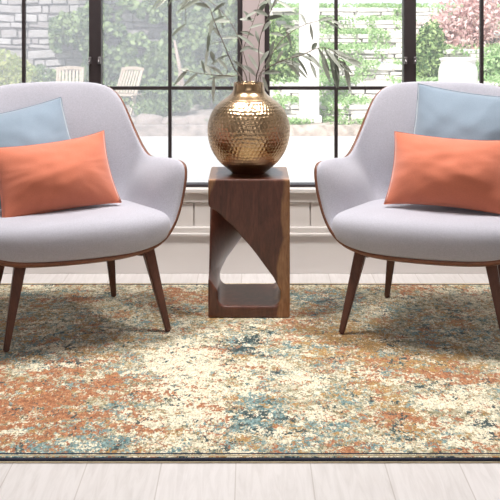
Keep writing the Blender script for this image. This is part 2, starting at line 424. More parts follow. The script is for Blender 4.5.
def rect_loop(name, mat, off, z, r):
    bm = bmesh.new()
    a, b, c, d = RX0 - off, RX1 + off, RY0 - off, RY1 + off
    for p, q in (((a, c), (b, c)), ((b, c), (b, d)), ((b, d), (a, d)), ((a, d), (a, c))):
        tube(bm, [(*p, z), (*q, z)], r, 8)
    o = bmo(name, bm, mat); o.data.transform(Matrix.Translation((0, -(RY0 + RY1) / 2, 0))); o.parent = rug; return o
rect_loop('binding_cord', M['rug_cream'], -.009, .0105, .0022)['label'] = 'cream cord line'
rect_loop('binding', M['rug_edge'], .002, .0056, .0042)['label'] = 'navy bound edge'
rect_loop('binding_stripe', M['rug_edge'], -.020, .0100, .0024)['label'] = 'navy border line'
o = rect_loop('backing_edge', M['rug_cream'], .010, .002, .0019); o['label'] = 'cream backing edge'

# ------------------------------------------------------------------ armchair
RIM = [(0, -.100, .321), (.12, -.094, .322), (.205, -.075, .328), (.268, -.048, .351), (.312, -.024, .41), (.338, -.006, .50), (.350, .002, .575), (.349, .028, .612),
       (.337, .11, .610), (.320, .21, .598), (.303, .295, .592), (.290, .345, .63), (.270, .388, .70), (.251, .420, .775), (.228, .452, .838), (.180, .480, .868), (.09, .498, .875), (0, .503, .876)]
DL = [(0, .02, .33), (.10, .02, .33), (.17, .03, .335), (.215, .04, .35), (.232, .06, .38), (.242, .08, .395), (.243, .10, .40), (.240, .13, .40),
      (.235, .18, .40), (.225, .24, .40), (.212, .30, .40), (.202, .325, .40), (.188, .345, .40), (.168, .362, .40), (.142, .375, .40), (.10, .388, .40), (.05, .395, .40), (0, .397, .40)]
def mirror_loop(L):           # full closed ring from half keys (first and last on the axis)
    return [Vector(p) for p in L] + [Vector((-p[0], p[1], p[2])) for p in reversed(L[1:-1])]
def rings_mesh(name, rings, mat, close_last=None, lv=2, parent=None, close_first=None):
    vs_, fs = [], []; n = len(rings[0])
    for r in rings: vs_ += r
    for k in range(len(rings) - 1):
        for j in range(n):
            a = k * n + j; b = k * n + (j + 1) % n; fs.append((a, b, b + n, a + n))
    if close_last is not None:
        c = len(vs_); vs_.append(Vector(close_last)); k = len(rings) - 1
        for j in range(n): fs.append((k * n + j, k * n + (j + 1) % n, c))
    if close_first is not None:
        c = len(vs_); vs_.append(Vector(close_first))
        for j in range(n): fs.append(((j + 1) % n, j, c))
    o = pyo(name, vs_, fs, mat, parent, True); subsurf(o, lv)
    bm = bmesh.new(); bm.from_mesh(o.data); bmesh.ops.recalc_face_normals(bm, faces=bm.faces); bm.to_mesh(o.data); bm.free()
    for p in o.data.polygons: p.use_smooth = True
    return o
def make_chair(name, side=1):
    root = empty(name, (0, 0, 0)); sh_x = -.05 if side == 1 else .022; XS = 1.143; out = (.055, 0) if side == 1 else (0, .03)
    rim = RIM; n = len(rim)
    A, B, C = [], [], []
    for k in range(n):
        p = Vector(rim[k]); d = Vector(DL[k]); wv = d - p
        inward = Vector((-p.x, .2 - p.y, 0)); inward = inward.normalized() if inward.length > 1e-6 else Vector((0, 1, 0))
        wall = min(1, max(0, (k - 2) / 3))            # 0 along the seat front, 1 along arms and back
        bk = min(1, max(0, (k - 10) / 4))             # 1 along the back
        if k <= 4: face = Vector((0, -1, 0))
        elif k <= 7: face = Vector((0, -.8, .45))
        else: face = Vector((0, 0, 1)) * (1 - .25 * bk) + Vector((0, -.45, 0)) * bk
        A.append(p + inward * .010 + face * .010 * wall)
        B.append(p + wv * .15 + face * (.019 * wall + .004 * bk) + inward * .012 * wall)
        arm = {5: .4, 6: .9, 7: 1.4, 8: 1.7, 9: 1.4, 10: .4, 11: -1.1, 12: -1.0, 13: -.4}.get(k, 0)
        B[-1] += inward * .010 * arm
        C.append(p + wv * .55 + (face * .014 + inward * (.014 + .022 * bk + .020 * arm)) * wall)
    R0 = [tuple(Vector(p)) for p in rim]
    loops = [mirror_loop(R0), mirror_loop([tuple(v) for v in A]), mirror_loop([tuple(v) for v in B]), mirror_loop([tuple(v) for v in C]), mirror_loop(DL)]
    pad = rings_mesh('backrest', loops, M['seat_fabric'], (0, .2, .36), 3, root)
    # wooden shell, thin bent ply following the rim
    O1, O2, O3 = [], [], []
    for k, p in enumerate(rim):
        u, v, z = p
        O1.append((u * (.985 if k > 4 else .98), v + (.014 if v < .3 else .012 * (1 - (z - .6) / .3)) , z - .03 * (z - .26) / .6 if k > 6 else z - .0))
        h = (z - .29)
        O2.append((u * .93, (v * .93 + .035), .292 + h * .55))
        O3.append((u * .70, .2 + (v - .2) * .68, .288 + h * .05))
    sh = rings_mesh('shell', [mirror_loop(rim), mirror_loop(O1), mirror_loop(O2), mirror_loop(O3)], M['shell_wood'], (0, .2, .284), 3, root)
    md = sh.modifiers.new('ply', 'SOLIDIFY'); md.thickness = .012; md.offset = 1
    # seat cushion
    T = [(0, -.100), (.12, -.095), (.208, -.079), (.278, -.052), (.296, .03), (.280, .15), (.240, .28), (.165, .375), (0, .405)]
    zb = [.319, .320, .326, .351, .37, .37, .37, .37, .37]
    def ring(off, z, zbm=None):
        L = []
        for k, (u, v) in enumerate(T):
            d = Vector((u * .9, v - .17, 0)); d.normalize()
            L.append((0 if k in (0, 8) else u + d.x * off, v + d.y * off, (zb[k] if zbm else z)))
        return mirror_loop(L)
    rg = [ring(-.035, 0, True), ring(.001, 0, True)]
    def ring2(off, dz, blend):
        L = []
        for k, (u, v) in enumerate(T):
            d = Vector((u * .9, v - .17, 0)); d.normalize()
            zz = zb[k] * (1 - blend) + dz * blend
            L.append((0 if k in (0, 8) else u + d.x * off, v + d.y * off, zz))
        return mirror_loop(L)
    rg += [ring2(.0065, .44, .10), ring2(.012, .44, .28), ring2(.014, .44, .55), ring2(.006, .44, .83), ring2(-.022, .441, 1), ring2(-.07, .449, 1), ring2(-.13, .451, 1)]
    seat = rings_mesh('seat', rg, M['seat_fabric'], (0, .17, .452), 2, root, (0, .17, .315))
    for q in (pad, sh, seat): q.data.transform(Matrix.Translation((sh_x, 0, 0)) @ Matrix.Diagonal((XS, 1, 1, 1)))
    # legs and cross rails
    for nm, top, foot in (('l', (-.222, .065, .315), (-.285, 0, .0112)), ('r', (.222, .065, .315), (.285, 0, .0112)), ('bl', (-.165 - out[0], .415, .33), (-.212 - out[0], .500, .0112)), ('br', (.165 + out[1], .415, .33), (.212 + out[1], .500, .0112))):
        bm = bmesh.new(); t_ = Vector(top); f_ = Vector(foot)
        sd = Vector((1, 0, 0))
        bar(bm, t_, f_, .042, .038, .019, .019, sd, .004)
        bmo('leg', bm, M['walnut'], root)
    for s in (-1, 1):
        bm = bmesh.new(); bar(bm, (s * .215, .07, .286), (-s * .16, .405, .286), .026, .028, side=Vector((1, 1, 0)), bevel=.003)
        if s == 1: bmesh.ops.translate(bm, verts=bm.verts, vec=(0, 0, .0005))
        bmo('rail', bm, M['walnut'], root)
    bm = bmesh.new(); bar(bm, (-.215, .068, .300), (.215, .068, .300), .02, .026, side=Vector((0, 1, 0)), bevel=.003); bmo('rail', bm, M['walnut'], root)
    return root
ch1 = make_chair('armchair'); ch1.location = (-.555, 3.461, 0); ch1.rotation_euler.z = R(22)
tag(ch1, 'pale grey wooden-rimmed armchair on the left, beside the garden chairs in view', 'armchair', 'pale grey armchairs on the rug')
ch2 = make_chair('armchair', -1); ch2.location = (.594, 3.452, 0); ch2.rotation_euler.z = R(-18)
tag(ch2, 'pale grey wooden-rimmed armchair on the right, its left arm nearest the twisted table', 'armchair', 'pale grey armchairs on the rug')

# ------------------------------------------------------------------ cushions
def cushion(name, w_, h_, t_, mat, seed, dent=0):
    n = 40; vs_, fs = [], []
    def pt(i, j, s):
        a = i / n * 2 - 1; b = j / n * 2 - 1
        ea = 1 - .10 * (1 - b * b) ** 1 * abs(a) ** 3; eb = 1 - .10 * (1 - a * a) * abs(b) ** 3
        x = a * w_ / 2 * (1 - .065 * (1 - b * b)); z = b * h_ / 2 * (1 - (.065 if h_ > .3 else .085) * (1 - a * a)) + (.02 * w_ * max(0, a * b) ** 4 * (1 if b > 0 else -.5) if h_ < .3 else 0)
        th = max(0, (1 - abs(a) ** 2.1)) ** .75 * max(0, (1 - abs(b) ** 2.1)) ** .75
        nn = mnoise.noise(Vector((a * 1.6 + seed, b * 1.6, s))) * .22 + mnoise.noise(Vector((a * 3.5, b * 3.5 + seed, s))) * .12
        ang = math.atan2(b, a); wr = .0 * (a * a + b * b) * .5
        ed = max(abs(a), abs(b)) ** 3
        wr = ed * (.10 * mnoise.noise(Vector((ang * 3.2, seed, s))) + .10 * mnoise.noise(Vector((ang * 8, seed + 4, s))))
        y = s * t_ / 2 * th * (1 + nn * .6 + wr)
        if dent: y += s * -dent * math.exp(-((a * .9) ** 2 + (b - .9) ** 2) * 4) * th
        return Vector((x, y, z))
    idx = {}
    for s in (-1, 1):
        for j in range(n + 1):
            for i in range(n + 1):
                edge = i in (0, n) or j in (0, n)
                if edge and s == 1: idx[(s, i, j)] = idx[(-1, i, j)]; continue
                idx[(s, i, j)] = len(vs_); vs_.append(pt(i, j, s))
    for s in (-1, 1):
        for j in range(n):
            for i in range(n):
                q = [idx[(s, i, j)], idx[(s, i + 1, j)], idx[(s, i + 1, j + 1)], idx[(s, i, j + 1)]]
                fs.append(q if s == -1 else q[::-1])
    o = pyo(name, vs_, fs, mat, None, True)
    # welt seam round the edge
    bm = bmesh.new(); ring = []
    for i in range(n): ring.append(pt(i, 0, 1))
    for j in range(n): ring.append(pt(n, j, 1))
    for i in range(n): ring.append(pt(n - i, n, 1))
    for j in range(n + 1): ring.append(pt(0, n - j, 1))
    tube(bm, ring, .0013, 6, False); bmo('seam', bm, mat, o)
    return o
def place(o, c, yaw, lean, roll):     # yaw about z, lean back, roll in its own plane
    o.matrix_world = Matrix.Translation(c) @ Matrix.Rotation(R(yaw), 4, 'Z') @ Matrix.Rotation(R(-lean), 4, 'X') @ Matrix.Rotation(R(roll), 4, 'Y')
gb = 'blue grey cushions on the armchairs'; go = 'coral orange cushions on the armchairs'
b1 = cushion('cushion', .44, .39, .18, M['blue_fabric'], 2.1, .01); place(b1, (-.852, 3.70, .612), 24, 26, -11)
tag(b1, 'blue grey square cushion behind the orange cushion on the left armchair', 'cushion', gb)
o1 = cushion('cushion', .435, .272, .17, M['orange_fabric'], 5.3, .01); place(o1, (-.692, 3.560, .568), 27, 28, -4.5)
tag(o1, 'coral orange oblong cushion propped at the front of the left armchair', 'cushion', go)
b2 = cushion('cushion', .44, .42, .18, M['blue_fabric'], 8.4, .02); place(b2, (.808, 3.72, .655), -20, 18, 6)
tag(b2, 'blue grey square cushion behind the orange cushion on the right armchair', 'cushion', gb)
o2 = cushion('cushion', .45, .272, .17, M['orange_fabric'], 3.7, .01); place(o2, (.715, 3.55, .582), -21, 27, 2)
tag(o2, 'coral orange oblong cushion propped at the front of the right armchair', 'cushion', go)

# ------------------------------------------------------------------ twisted side table (surface nets)
def surface_net(f, lo, hi, n, name, mat):
    lo = np.array(lo); hi = np.array(hi); n = np.array(n)
    ax = [np.linspace(lo[i], hi[i], n[i]) for i in range(3)]; X, Y, Z = np.meshgrid(*ax, indexing='ij'); V = f(X, Y, Z)
    h = (hi - lo) / (n - 1); ins = V < 0
    acc = np.zeros(tuple(n - 1) + (3,)); cnt = np.zeros(tuple(n - 1))
    def sl(dx, dy, dz): return (slice(dx, dx + n[0] - 1), slice(dy, dy + n[1] - 1), slice(dz, dz + n[2] - 1))
    corners = [(a, b, c) for a in (0, 1) for b in (0, 1) for c in (0, 1)]
    for p in corners:
        for k in range(3):
            if p[k] == 0:
                q = list(p); q[k] = 1; q = tuple(q)
                v0 = V[sl(*p)]; v1 = V[sl(*q)]; m = (v0 < 0) != (v1 < 0)
                t = np.where(m, v0 / np.where(m, v0 - v1, 1), 0)
                for d in range(3):
                    acc[..., d] += np.where(m, p[d] + (t if d == k else 0), 0)
                cnt += m
    act = cnt > 0; ids = -np.ones(act.shape, int); ids[act] = np.arange(act.sum())
    loc = acc[act] / cnt[act][:, None]; base = np.argwhere(act)
    verts = lo + (base + loc) * h
    faces = []
    for k in range(3):
        a, b = (k + 1) % 3, (k + 2) % 3
        s0 = [slice(None)] * 3; s1 = [slice(None)] * 3; s0[k] = slice(0, -1); s1[k] = slice(1, None)
        m = ins[tuple(s0)] != ins[tuple(s1)]
        for e in np.argwhere(m):
            if e[a] < 1 or e[b] < 1 or e[a] > n[a] - 2 or e[b] > n[b] - 2: continue
            q = []
            for da, db in ((-1, -1), (0, -1), (0, 0), (-1, 0)):
                c = e.copy(); c[a] += da; c[b] += db; q.append(int(ids[tuple(c)]))
            if -1 in q: continue
            faces.append(q if ins[tuple(e)] else q[::-1])
    o = pyo(name, verts, faces, mat, None, True)
    return o
TH = .5165; TW = .1525
def table_f(X, Y, Z):
    r = .006
    qx = np.abs(X) - (TW - r); qy = np.abs(Y) - (TW - r); qz = np.abs(Z - TH / 2) - (TH / 2 - r)
    bx = np.sqrt(np.maximum(qx, 0) ** 2 + np.maximum(qy, 0) ** 2 + np.maximum(qz, 0) ** 2) + np.minimum(np.maximum(np.maximum(qx, qy), qz), 0) - r
    t = np.clip((TH - .045 - Z) / (TH - .045 - .10), 0, 1)
    th = t * math.pi / 2 * 1.0
    nd = X * np.sin(th) - Y * np.cos(th)               # signed distance along the twisting normal
    ta = X * np.cos(th) + Y * np.sin(th)
    wd = np.interp(Z, [0, .10, .15, .21, .30, .365, .42, .445, .465, .475], [.115, .117, .119, .107, .092, .094, .108, .090, .05, 0])
    # carve: corridor of half width wd, rounded where it meets floor slab and top slab
    zz = np.maximum(.045 - Z, Z - (TH - .038))
    cx = np.abs(nd) - wd
    rr = .030
    a = cx + rr; b = zz + rr
    carve = np.sqrt(np.maximum(a, 0) ** 2 + np.maximum(b, 0) ** 2) + np.minimum(np.maximum(a, b), 0) - rr
    k = .010; hh = np.clip(.5 - .5 * (bx - (-carve)) / k, 0, 1)
    return (-carve) * hh + bx * (1 - hh) + k * hh * (1 - hh)
tb = surface_net(table_f, (-.165, -.165, -.01), (.165, .165, .54), (111, 111, 185), 'side_table', M['acacia'])
TX, TY = -.0035, 3.875
tb.location = (TX, TY, .0112)
tag(tb, 'dark reddish wooden block side table with a twisted open base, under the gold vase', 'side table')
md = tb.modifiers.new('soft', 'SMOOTH'); md.factor = .5; md.iterations = 3

# ------------------------------------------------------------------ vase
VX, VY, VZ = -.005, 3.875, .0112 + TH + .0005
prof = [(0, .0), (.060, 0), (.066, .003), (.088, .020), (.118, .048), (.142, .085), (.155, .122), (.160, .160), (.158, .190), (.149, .222), (.135, .249), (.115, .271), (.094, .287), (.076, .300), (.065, .312), (.0595, .326), (.0580, .345), (.0595, .3475),
        (.0580, .349), (.054, .347), (.052, .33), (.054, .31), (.078, .285), (.12, .25), (.145, .19), (.147, .15), (.12, .06), (.06, .015), (0, .012)]
def catmull(pts, sub):
    out = []
    for i in range(len(pts) - 1):
        p0, p1, p2, p3 = [np.array(pts[max(0, min(len(pts) - 1, i + d))], float) for d in (-1, 0, 1, 2)]
        for s in range(sub):
            t = s / sub; out.append(tuple(.5 * ((2 * p1) + (-p0 + p2) * t + (2 * p0 - 5 * p1 + 4 * p2 - p3) * t * t + (-p0 + 3 * p1 - 3 * p2 + p3) * t ** 3)))
    out.append(tuple(pts[-1])); return out
def lathe(name, prof, seg, mat, parent=None):
    vs_, fs = [], []
    for r, z in prof:
        r = max(r, .0003)
        for k in range(seg): a = 2 * math.pi * k / seg; vs_.append((r * math.cos(a), r * math.sin(a), max(z, 0)))
    for i in range(len(prof) - 1):
        for k in range(seg): fs.append((i * seg + k, i * seg + (k + 1) % seg, (i + 1) * seg + (k + 1) % seg, (i + 1) * seg + k))
    return pyo(name, vs_, fs, mat, parent, True)
def hammered(prof, seg, name, mat):
    pts = catmull(prof, 14); out = [pts[0]]; arc = [0.0]; acc = 0.0
    for a, b in zip(pts, pts[1:]):
        d = math.hypot(b[0] - a[0], b[1] - a[1]); acc += d
        if acc - arc[-1] > .0017: out.append(b); arc.append(acc)
    vs_, fs = [], []; n = len(out); top = max(range(n), key=lambda i: out[i][1]); ND = 62; RH = .0140
    for i, ((rr, z), s_) in enumerate(zip(out, arc)):
        p = out[max(0, i - 1)]; q = out[min(n - 1, i + 1)]; tx, tz = q[0] - p[0], q[1] - p[1]; L = math.hypot(tx, tz) or 1; nr, nz = tz / L, -tx / L
        row = s_ / RH; amp = .0020 * max(0, min(1, (.292 - z) / .02)) * (1 if i < top and s_ > .075 else 0)
        for k in range(seg):
            a = 2 * math.pi * k / seg; dmin = 9
            for r0 in (math.floor(row), math.floor(row) + 1):
                jit = .35 * math.sin(r0 * 12.9898 + 1); u = k / seg * ND + .5 * (r0 % 2) + jit; cell = round(u) % ND; hsh = math.sin(cell * 78.233 + r0 * 37.719) * 43758.5; hsh -= math.floor(hsh); du = (u - round(u)) * 2 * math.pi * max(rr, .02) / ND; dv = (row - r0) * RH + (hsh - .5) * .0045
                dmin = min(dmin, math.hypot(du, dv))
            h = -amp * max(0, 1 - (dmin / .0086) ** 2)
            r2 = max(rr + nr * h, .0003); vs_.append((r2 * math.cos(a), r2 * math.sin(a), max(z + nz * h, 0)))
    for i in range(n - 1):
        for k in range(seg): fs.append((i * seg + k, i * seg + (k + 1) % seg, (i + 1) * seg + (k + 1) % seg, (i + 1) * seg + k))
    return pyo(name, vs_, fs, mat, None, True)
vase = hammered(prof, 380, 'vase', M['brass']); vase.location = (VX, VY, VZ)
tag(vase, 'round hammered gold metal vase with a short neck on the twisted wooden table', 'vase')

# ------------------------------------------------------------------ olive branches in the vase
def leaf(bm, p, d, L, wd, curl, mi=0, up=None):
    d = d.normalized(); up = up or Vector((random.uniform(-1, 1), random.uniform(-1, 1), random.uniform(-.2, 1)))
    s = d.cross(up); s = s.normalized() if s.length > .01 else Vector((1, 0, 0)); nrm = s.cross(d).normalized()
    rows = []; N = 6; sag = Vector((0, 0, -1))
    for i in range(N + 1):
        t = i / N; c = p + d * L * t + nrm * curl * L * math.sin(t * math.pi * .6) + sag * L * .22 * t * t
        wv = wd * (math.sin(math.pi * min(1, t * .93 + .03)) ** .8) + .0004
        rows.append((bm.verts.new(c - s * wv / 2), bm.verts.new(c - nrm * wv * .16), bm.verts.new(c + s * wv / 2)))
    for a, b in zip(rows, rows[1:]):
        for k in (0, 1):
            f = bm.faces.new((a[k], a[k + 1], b[k + 1], b[k])); f.material_index = mi; f.smooth = True
def olive(pts, leaves, label, nleaf=0, rad=.0028, seedv=0):
    """pts: (px, py, Y) bearings of the stem; leaves: (px, py, dx, dy, length)"""
    random.seed(seedv)
    W = [P(*p) for p in pts]
    base = Vector((VX + (W[0].x - VX) * .5, VY + (W[0].y - VY) * .5, VZ + .10))
    o = empty('olive_branch', base); pl = [Vector((0, 0, 0))] + [q - base for q in W]
    sm = [Vector(v) for v in catmull([tuple(v) for v in pl], 6)]
    bm = bmesh.new(); n = len(sm); tube(bm, sm, [rad * (1 - .65 * i / n) for i in range(n)], 6)
    bmo('stem', bm, M['olive_stem'], o)
    bm = bmesh.new()
    for (px, py, dx, dy, L) in leaves:
        # root the leaf at the closest place of the stem, tip towards the given direction
        best = min(sm, key=lambda q: (lambda v: abs(250 + F * v.x / v.y - px) + abs(HY + F * (H - v.z) / v.y - py))(q + base))
        Y = (best + base).y; root_ = P(px, py, Y) - base
        if (root_ - best).length > .004 :
            tube(bm, [best, best.lerp(root_, .5) + Vector((0, 0, .004)), root_], .0011, 5, True, 1)
        d = Vector((dx, random.uniform(-.45, .45) * math.hypot(dx, dy), -dy))
        leaf(bm, root_, d, L, random.uniform(.012, .018), random.uniform(-.12, .12), up=Vector((random.uniform(-.5, .5), -.8, random.uniform(.1, .8))))
    for k in range(nleaf):
        i = random.randint(int(n * .45), n - 2); q = sm[i]; dr = (sm[i + 1] - sm[i]).normalized()
        d = dr * .8 + Vector((random.uniform(-.8, .8), random.uniform(-.8, .8), random.uniform(-.7, .5)))
        leaf(bm, q, d, random.uniform(.05, .085), random.uniform(.009, .014), random.uniform(-.15, .15))
    bmo('leaves', bm, [M['olive_leaf'], M['olive_stem']], o)
    tag(o, label, 'branch', 'grey green olive branches in the gold vase')
    return o
olive([(241, 82, 3.90), (234, 68, 3.90), (223, 42, 3.88), (213, 18, 3.87), (208, 6, 3.86), (190, -6, 3.86)],
      [(213, 18, -.2, 1, .06), (210, 30, -.1, 1, .07), (219, 36, -.5, -1, .06), (213, 12, .8, -.9, .07), (209, 8, -.9, -.5, .07), (208, 45, -.15, 1, .07), (228, 55, -1, .3, .07), (200, 0, -1, .3, .08), (192, -4, -1, .7, .09), (215, 22, 1, -.3, .06)],
      'olive branch rising up and left from the vase, bare and dark below', 0, .0030, 1)
olive([(243, 82, 3.88), (232, 76, 3.84), (214, 75, 3.80), (198, 73, 3.77), (186, 70, 3.75)],
      [(198, 73, -.9, .45, .075), (190, 71, -1, -.5, .04), (214, 75, -.05, 1, .085), (212, 76, -.6, -.9, .09), (224, 76, -.9, -.9, .09), (232, 77, -1, -.1, .10), (205, 74, -.2, -1, .07), (228, 70, -.8, -1, .08), (188, 70, -.9, .7, .07), (214, 62, -.2, -1, .06)],
      'low olive branch reaching left over the vase shoulder', 0, .0026, 2)
olive([(247, 82, 3.93), (240, 62, 3.95), (248, 36, 3.97), (256, 14, 3.98), (261, -4, 3.99)],
      [(240, 52, 1, -.9, .055), (248, 48, 1, .15, .07), (240, 32, 1, .12, .06), (237, 35, 1, .5, .08), (252, 22, -.6, -1, .07), (257, 16, .5, -1, .08), (254, 20, -1, -.3, .06), (259, 6, .9, -.8, .07), (260, 0, -.7, -.9, .07), (256, 12, -.9, .3, .05)],
      'olive branch standing upright in front of the greige window post', 0, .0026, 3)
olive([(258, 81, 3.88), (268, 68, 3.85), (284, 60, 3.82), (302, 55, 3.79), (318, 48, 3.77), (332, 50, 3.76), (345, 62, 3.75)],
      [(272, 66, .9, -.55, .08), (280, 62, 1, -.05, .08), (284, 60, .8, .6, .08), (290, 58, 1, -.5, .07), (300, 55, 1, .35, .08), (306, 53, .9, .7, .08), (296, 57, .7, 1, .07), (318, 48, .6, 1, .08), (324, 48, .75, 1.1, .095),
       (330, 50, 1, .1, .075), (334, 53, 1, .35, .07), (338, 60, .9, .55, .06), (336, 62, .1, 1, .08), (330, 60, .3, 1, .09), (344, 66, .3, 1, .08), (312, 50, .5, -1, .04), (310, 62, .4, 1, .06), (322, 60, .5, 1, .08), (292, 64, .9, .6, .07),
       (276, 64, .4, -1, .08), (266, 70, .3, -1, .09), (338, 64, .8, .3, .06), (346, 60, .8, .2, .06), (340, 54, 1, .25, .085), (346, 60, 1, .0, .06), (345, 62, .25, 1, .10), (335, 52, .2, 1, .09), (326, 50, .9, .9, .09)],
      'longest olive branch arching right with drooping leaves below the others', 0, .0026, 4)
olive([(260, 81, 3.93), (268, 60, 3.95), (284, 38, 3.96), (302, 26, 3.97), (318, 21, 3.98), (332, 20, 3.99)],
      [(318, 21, 1, -.35, .07), (322, 20, 1, .25, .09), (330, 20, 1, .25, .07), (286, 30, .45, 1, .055), (296, 28, -1, -.3, .06), (300, 27, -.9, .1, .06), (310, 24, .3, 1, .06), (306, 24, -.5, -1, .06), (290, 34, -.4, -1, .06), (276, 50, .9, -.8, .07), (270, 56, .2, -1, .08), (284, 36, -.8, -.4, .06)],
      'olive branch leaning up and right, spreading across the thin window bar', 0, .0025, 5)
olive([(256, 82, 3.90), (259, 66, 3.88), (259, 44, 3.87), (264, 26, 3.86), (272, 8, 3.85), (279, -8, 3.84)],
      [(259, 66, .5, -1, .09), (258, 70, -.5, -1, .09), (256, 76, -.7, -.8, .08), (259, 44, -.2, -1, .07), (262, 32, .6, -.9, .07), (268, 16, -.9, -.6, .07), (272, 8, .5, -1, .07), (272, 10, -.4, -1, .08), (266, 20, 1, -.5, .07), (262, 74, .9, -.3, .08), (262, 76, .5, .9, .06), (276, 0, .9, .3, .08), (264, 24, -1, .1, .06)],
      'olive branch with a dark stem rising at the right edge of the greige post', 0, .0030, 6)
olive([(250, 82, 3.95), (246, 62, 4.0), (235, 30, 4.06), (215, 5, 4.1), (185, -12, 4.12), (165, -8, 4.13)],
      [(246, 70, -.8, -.8, .08), (238, 38, -1, -.2, .07), (225, 16, -1, .3, .08), (200, -4, -1, .3, .09), (180, -10, -.9, .9, .08), (168, -8, -1, .9, .09), (186, 24, -1, .6, .07), (175, -8, -1, .6, .10), (218, 8, .3, 1, .07)],
      'tall olive branch bending left across the top of the window', 0, .0024, 7)

# ------------------------------------------------------------------ garden
def ground(name, x0, x1, y0, y1, z0, z1, mat):
    bm = bmesh.new(); box(bm, x0, x1, y0, y1, z0, z1); return struct(bmo(name, bm, mat))
ZP = -.85; ZG = -.68
ground('ground_patio', -14, 14, WY + .16, 15.9, ZP - .15, ZP, M['patio'])
ground('ground_bed', -14, 14, 15.9, 32, ZP - .3, ZG, M['gravel'])
def scatter_leaves(n, fn, size, seed, asp=.55):
    r = np.random.default_rng(seed); vs_, fs = [], []
    for k in range(n):
        c, nrm = fn(r); c = Vector(c)
        d = Vector(r.normal(size=3)); d.normalize(); s = d.cross(Vector(nrm) + Vector(r.normal(size=3)) * .5)
        if s.length < .01: continue
        s.normalize(); L = size * r.uniform(.6, 1.3); ww = L * asp
        i = len(vs_); vs_ += [c - d * L / 2, c + s * ww / 2, c + d * L / 2 - Vector((0, 0, L * .15)), c - s * ww / 2]
        fs.append((i, i + 1, i + 2, i + 3))
    return vs_, fs
def shrub(name, c, rx, ry, rz, n, size, mat, label, cat, seed, group=None, lobes=7, stems=True):
    """c: base centre on the ground"""
    c = Vector(c); r = np.random.default_rng(seed); L = []
    for k in range(lobes):
        a = r.uniform(0, 6.28); q = r.uniform(.0, .62); L.append((Vector((math.cos(a) * q * rx, math.sin(a) * q * ry, rz * (r.uniform(.45, 1.45)))), r.uniform(.42, .62)))
    def fn(r):
        p, s = L[r.integers(len(L))]; d = r.normal(size=3); d /= np.linalg.norm(d); q = r.uniform(.72, 1.03)
        v = Vector((d[0] * rx * s * q, d[1] * ry * s * q, d[2] * rz * s * q)) + p
        v.z = max(v.z, .02); return v, d
    o = empty(name, c); vs_, fs = scatter_leaves(n, fn, size, seed); pyo('foliage', vs_, fs, mat, o)
    if stems:
        bm = bmesh.new()
        for k in range(5):
            p, s = L[k % len(L)]; tube(bm, [Vector((r.uniform(-.06, .06), r.uniform(-.06, .06), 0)), p * .5 + Vector((0, 0, rz * .1)), p], [.035, .025, .008], 6)
        bmo('stem', bm, M['bark'], o)
    return tag(o, label, cat, group)
# dry stone wall
random.seed(3)
bm = bmesh.new(); z = ZG; x0, x1 = -6.6, .25
while z < 2.1:
    hh = random.uniform(.08, .20); x = x0 + random.uniform(-.2, 0)
    while x < x1:
        ww = random.uniform(.14, .62); hj = hh - random.uniform(.005, .045)
        yy = 20 + random.uniform(-.05, .03)
        box(bm, x + .012, min(x + ww - .012, x1 + .1), yy, 20.3, z + random.uniform(0, .012), z + hj, .012, rot=Matrix.Rotation(R(random.uniform(-5, 5)), 4, 'Y'))
        x += ww
    z += hh
gw = empty('garden_wall', (-3, 20.15, ZG)); o = bmo('stonework', bm, M['stone']); o.data.transform(Matrix.Translation((3, -20.15, -ZG))); o.parent = gw
bm = bmesh.new(); box(bm, x0 + 3, x1 + 3, -.08, .25, 0, 2.75); bmo('mortar_core', bm, M['joint'], gw)
tag(gw, 'tall rough dry stone wall at the back of the garden, bare at far left', 'garden wall')
# ivy climbing on the wall
def ivy_fn(r):
    while True:
        px = r.uniform(50, 262); py = r.uniform(-20, 112)
        nz_ = mnoise.noise(Vector((px * .022, py * .03, 3.3))) + .5 * mnoise.noise(Vector((px * .06, py * .06, 8)))
        if nz_ > -.10 - (px - 60) * .004 and not (108 < px < 140 and 4 < py < 24 and r.uniform() < .85): break
    Y = 19.9 - abs(r.normal()) * .22 - .5 * max(0, nz_)
    return P(px, py, Y) - Vector((-1.5, 19.9, ZG)), (0, -1, .3)
vs_, fs = scatter_leaves(21000, ivy_fn, .125, 5, .7)
iv = pyo('ivy', [v for v in vs_], fs, M['green_leaf']); iv.location = (-1.5, 19.9, ZG)
tag(iv, 'green ivy climbing over the middle of the stone garden wall', 'ivy')
shrub('shrub', (P(10, 0, 18.6).x, 18.6, ZG), .72, .5, .62, 4200, .10, M['lime_leaf'], 'yellow green shrub against the bare stone wall at far left', 'shrub', 11)
shrub('shrub', (P(47, 0, 18.8).x, 18.8, ZG), .5, .4, .42, 2200, .10, M['green_leaf'], 'low green shrub between the yellow green shrub and the first garden chair', 'shrub', 12)
shrub('shrub', (P(160, 0, 17.6).x, 17.6, ZG), .55, .4, .30, 2600, .09, M['green_leaf'], 'low green plant beside the second garden chair, behind the pale rocks', 'shrub', 13)
shrub('shrub', (P(152, 0, 16.5).x, 16.55, ZG), .34, .2, .20, 1500, .08, M['green_leaf'], 'small green plant between the pale rocks in front of the second garden chair', 'shrub', 23)
shrub('shrub', (P(212, 0, 18.6).x, 18.6, ZG), .5, .4, .36, 1800, .09, M['green_leaf'], 'small green shrub seen just left of the gold vase', 'shrub', 14)
shrub('shrub', (P(283, 0, 18.6).x, 18.6, ZG), .50, .5, .95, 5200, .10, M['green_leaf'], 'tall green shrub left of the white stone pillar', 'shrub', 15)
shrub('shrub', (P(428, 0, 18.2).x, 18.2, ZG), .42, .45, .82, 4600, .10, M['green_leaf'], 'green hedge shrub just right of the right heavy window bar', 'shrub', 16)
shrub('shrub', (P(492, 0, 18.6).x, 18.6, ZG), .5, .45, .7, 3000, .10, M['moss'], 'pale green shrub at the far right edge of the view', 'shrub', 17)
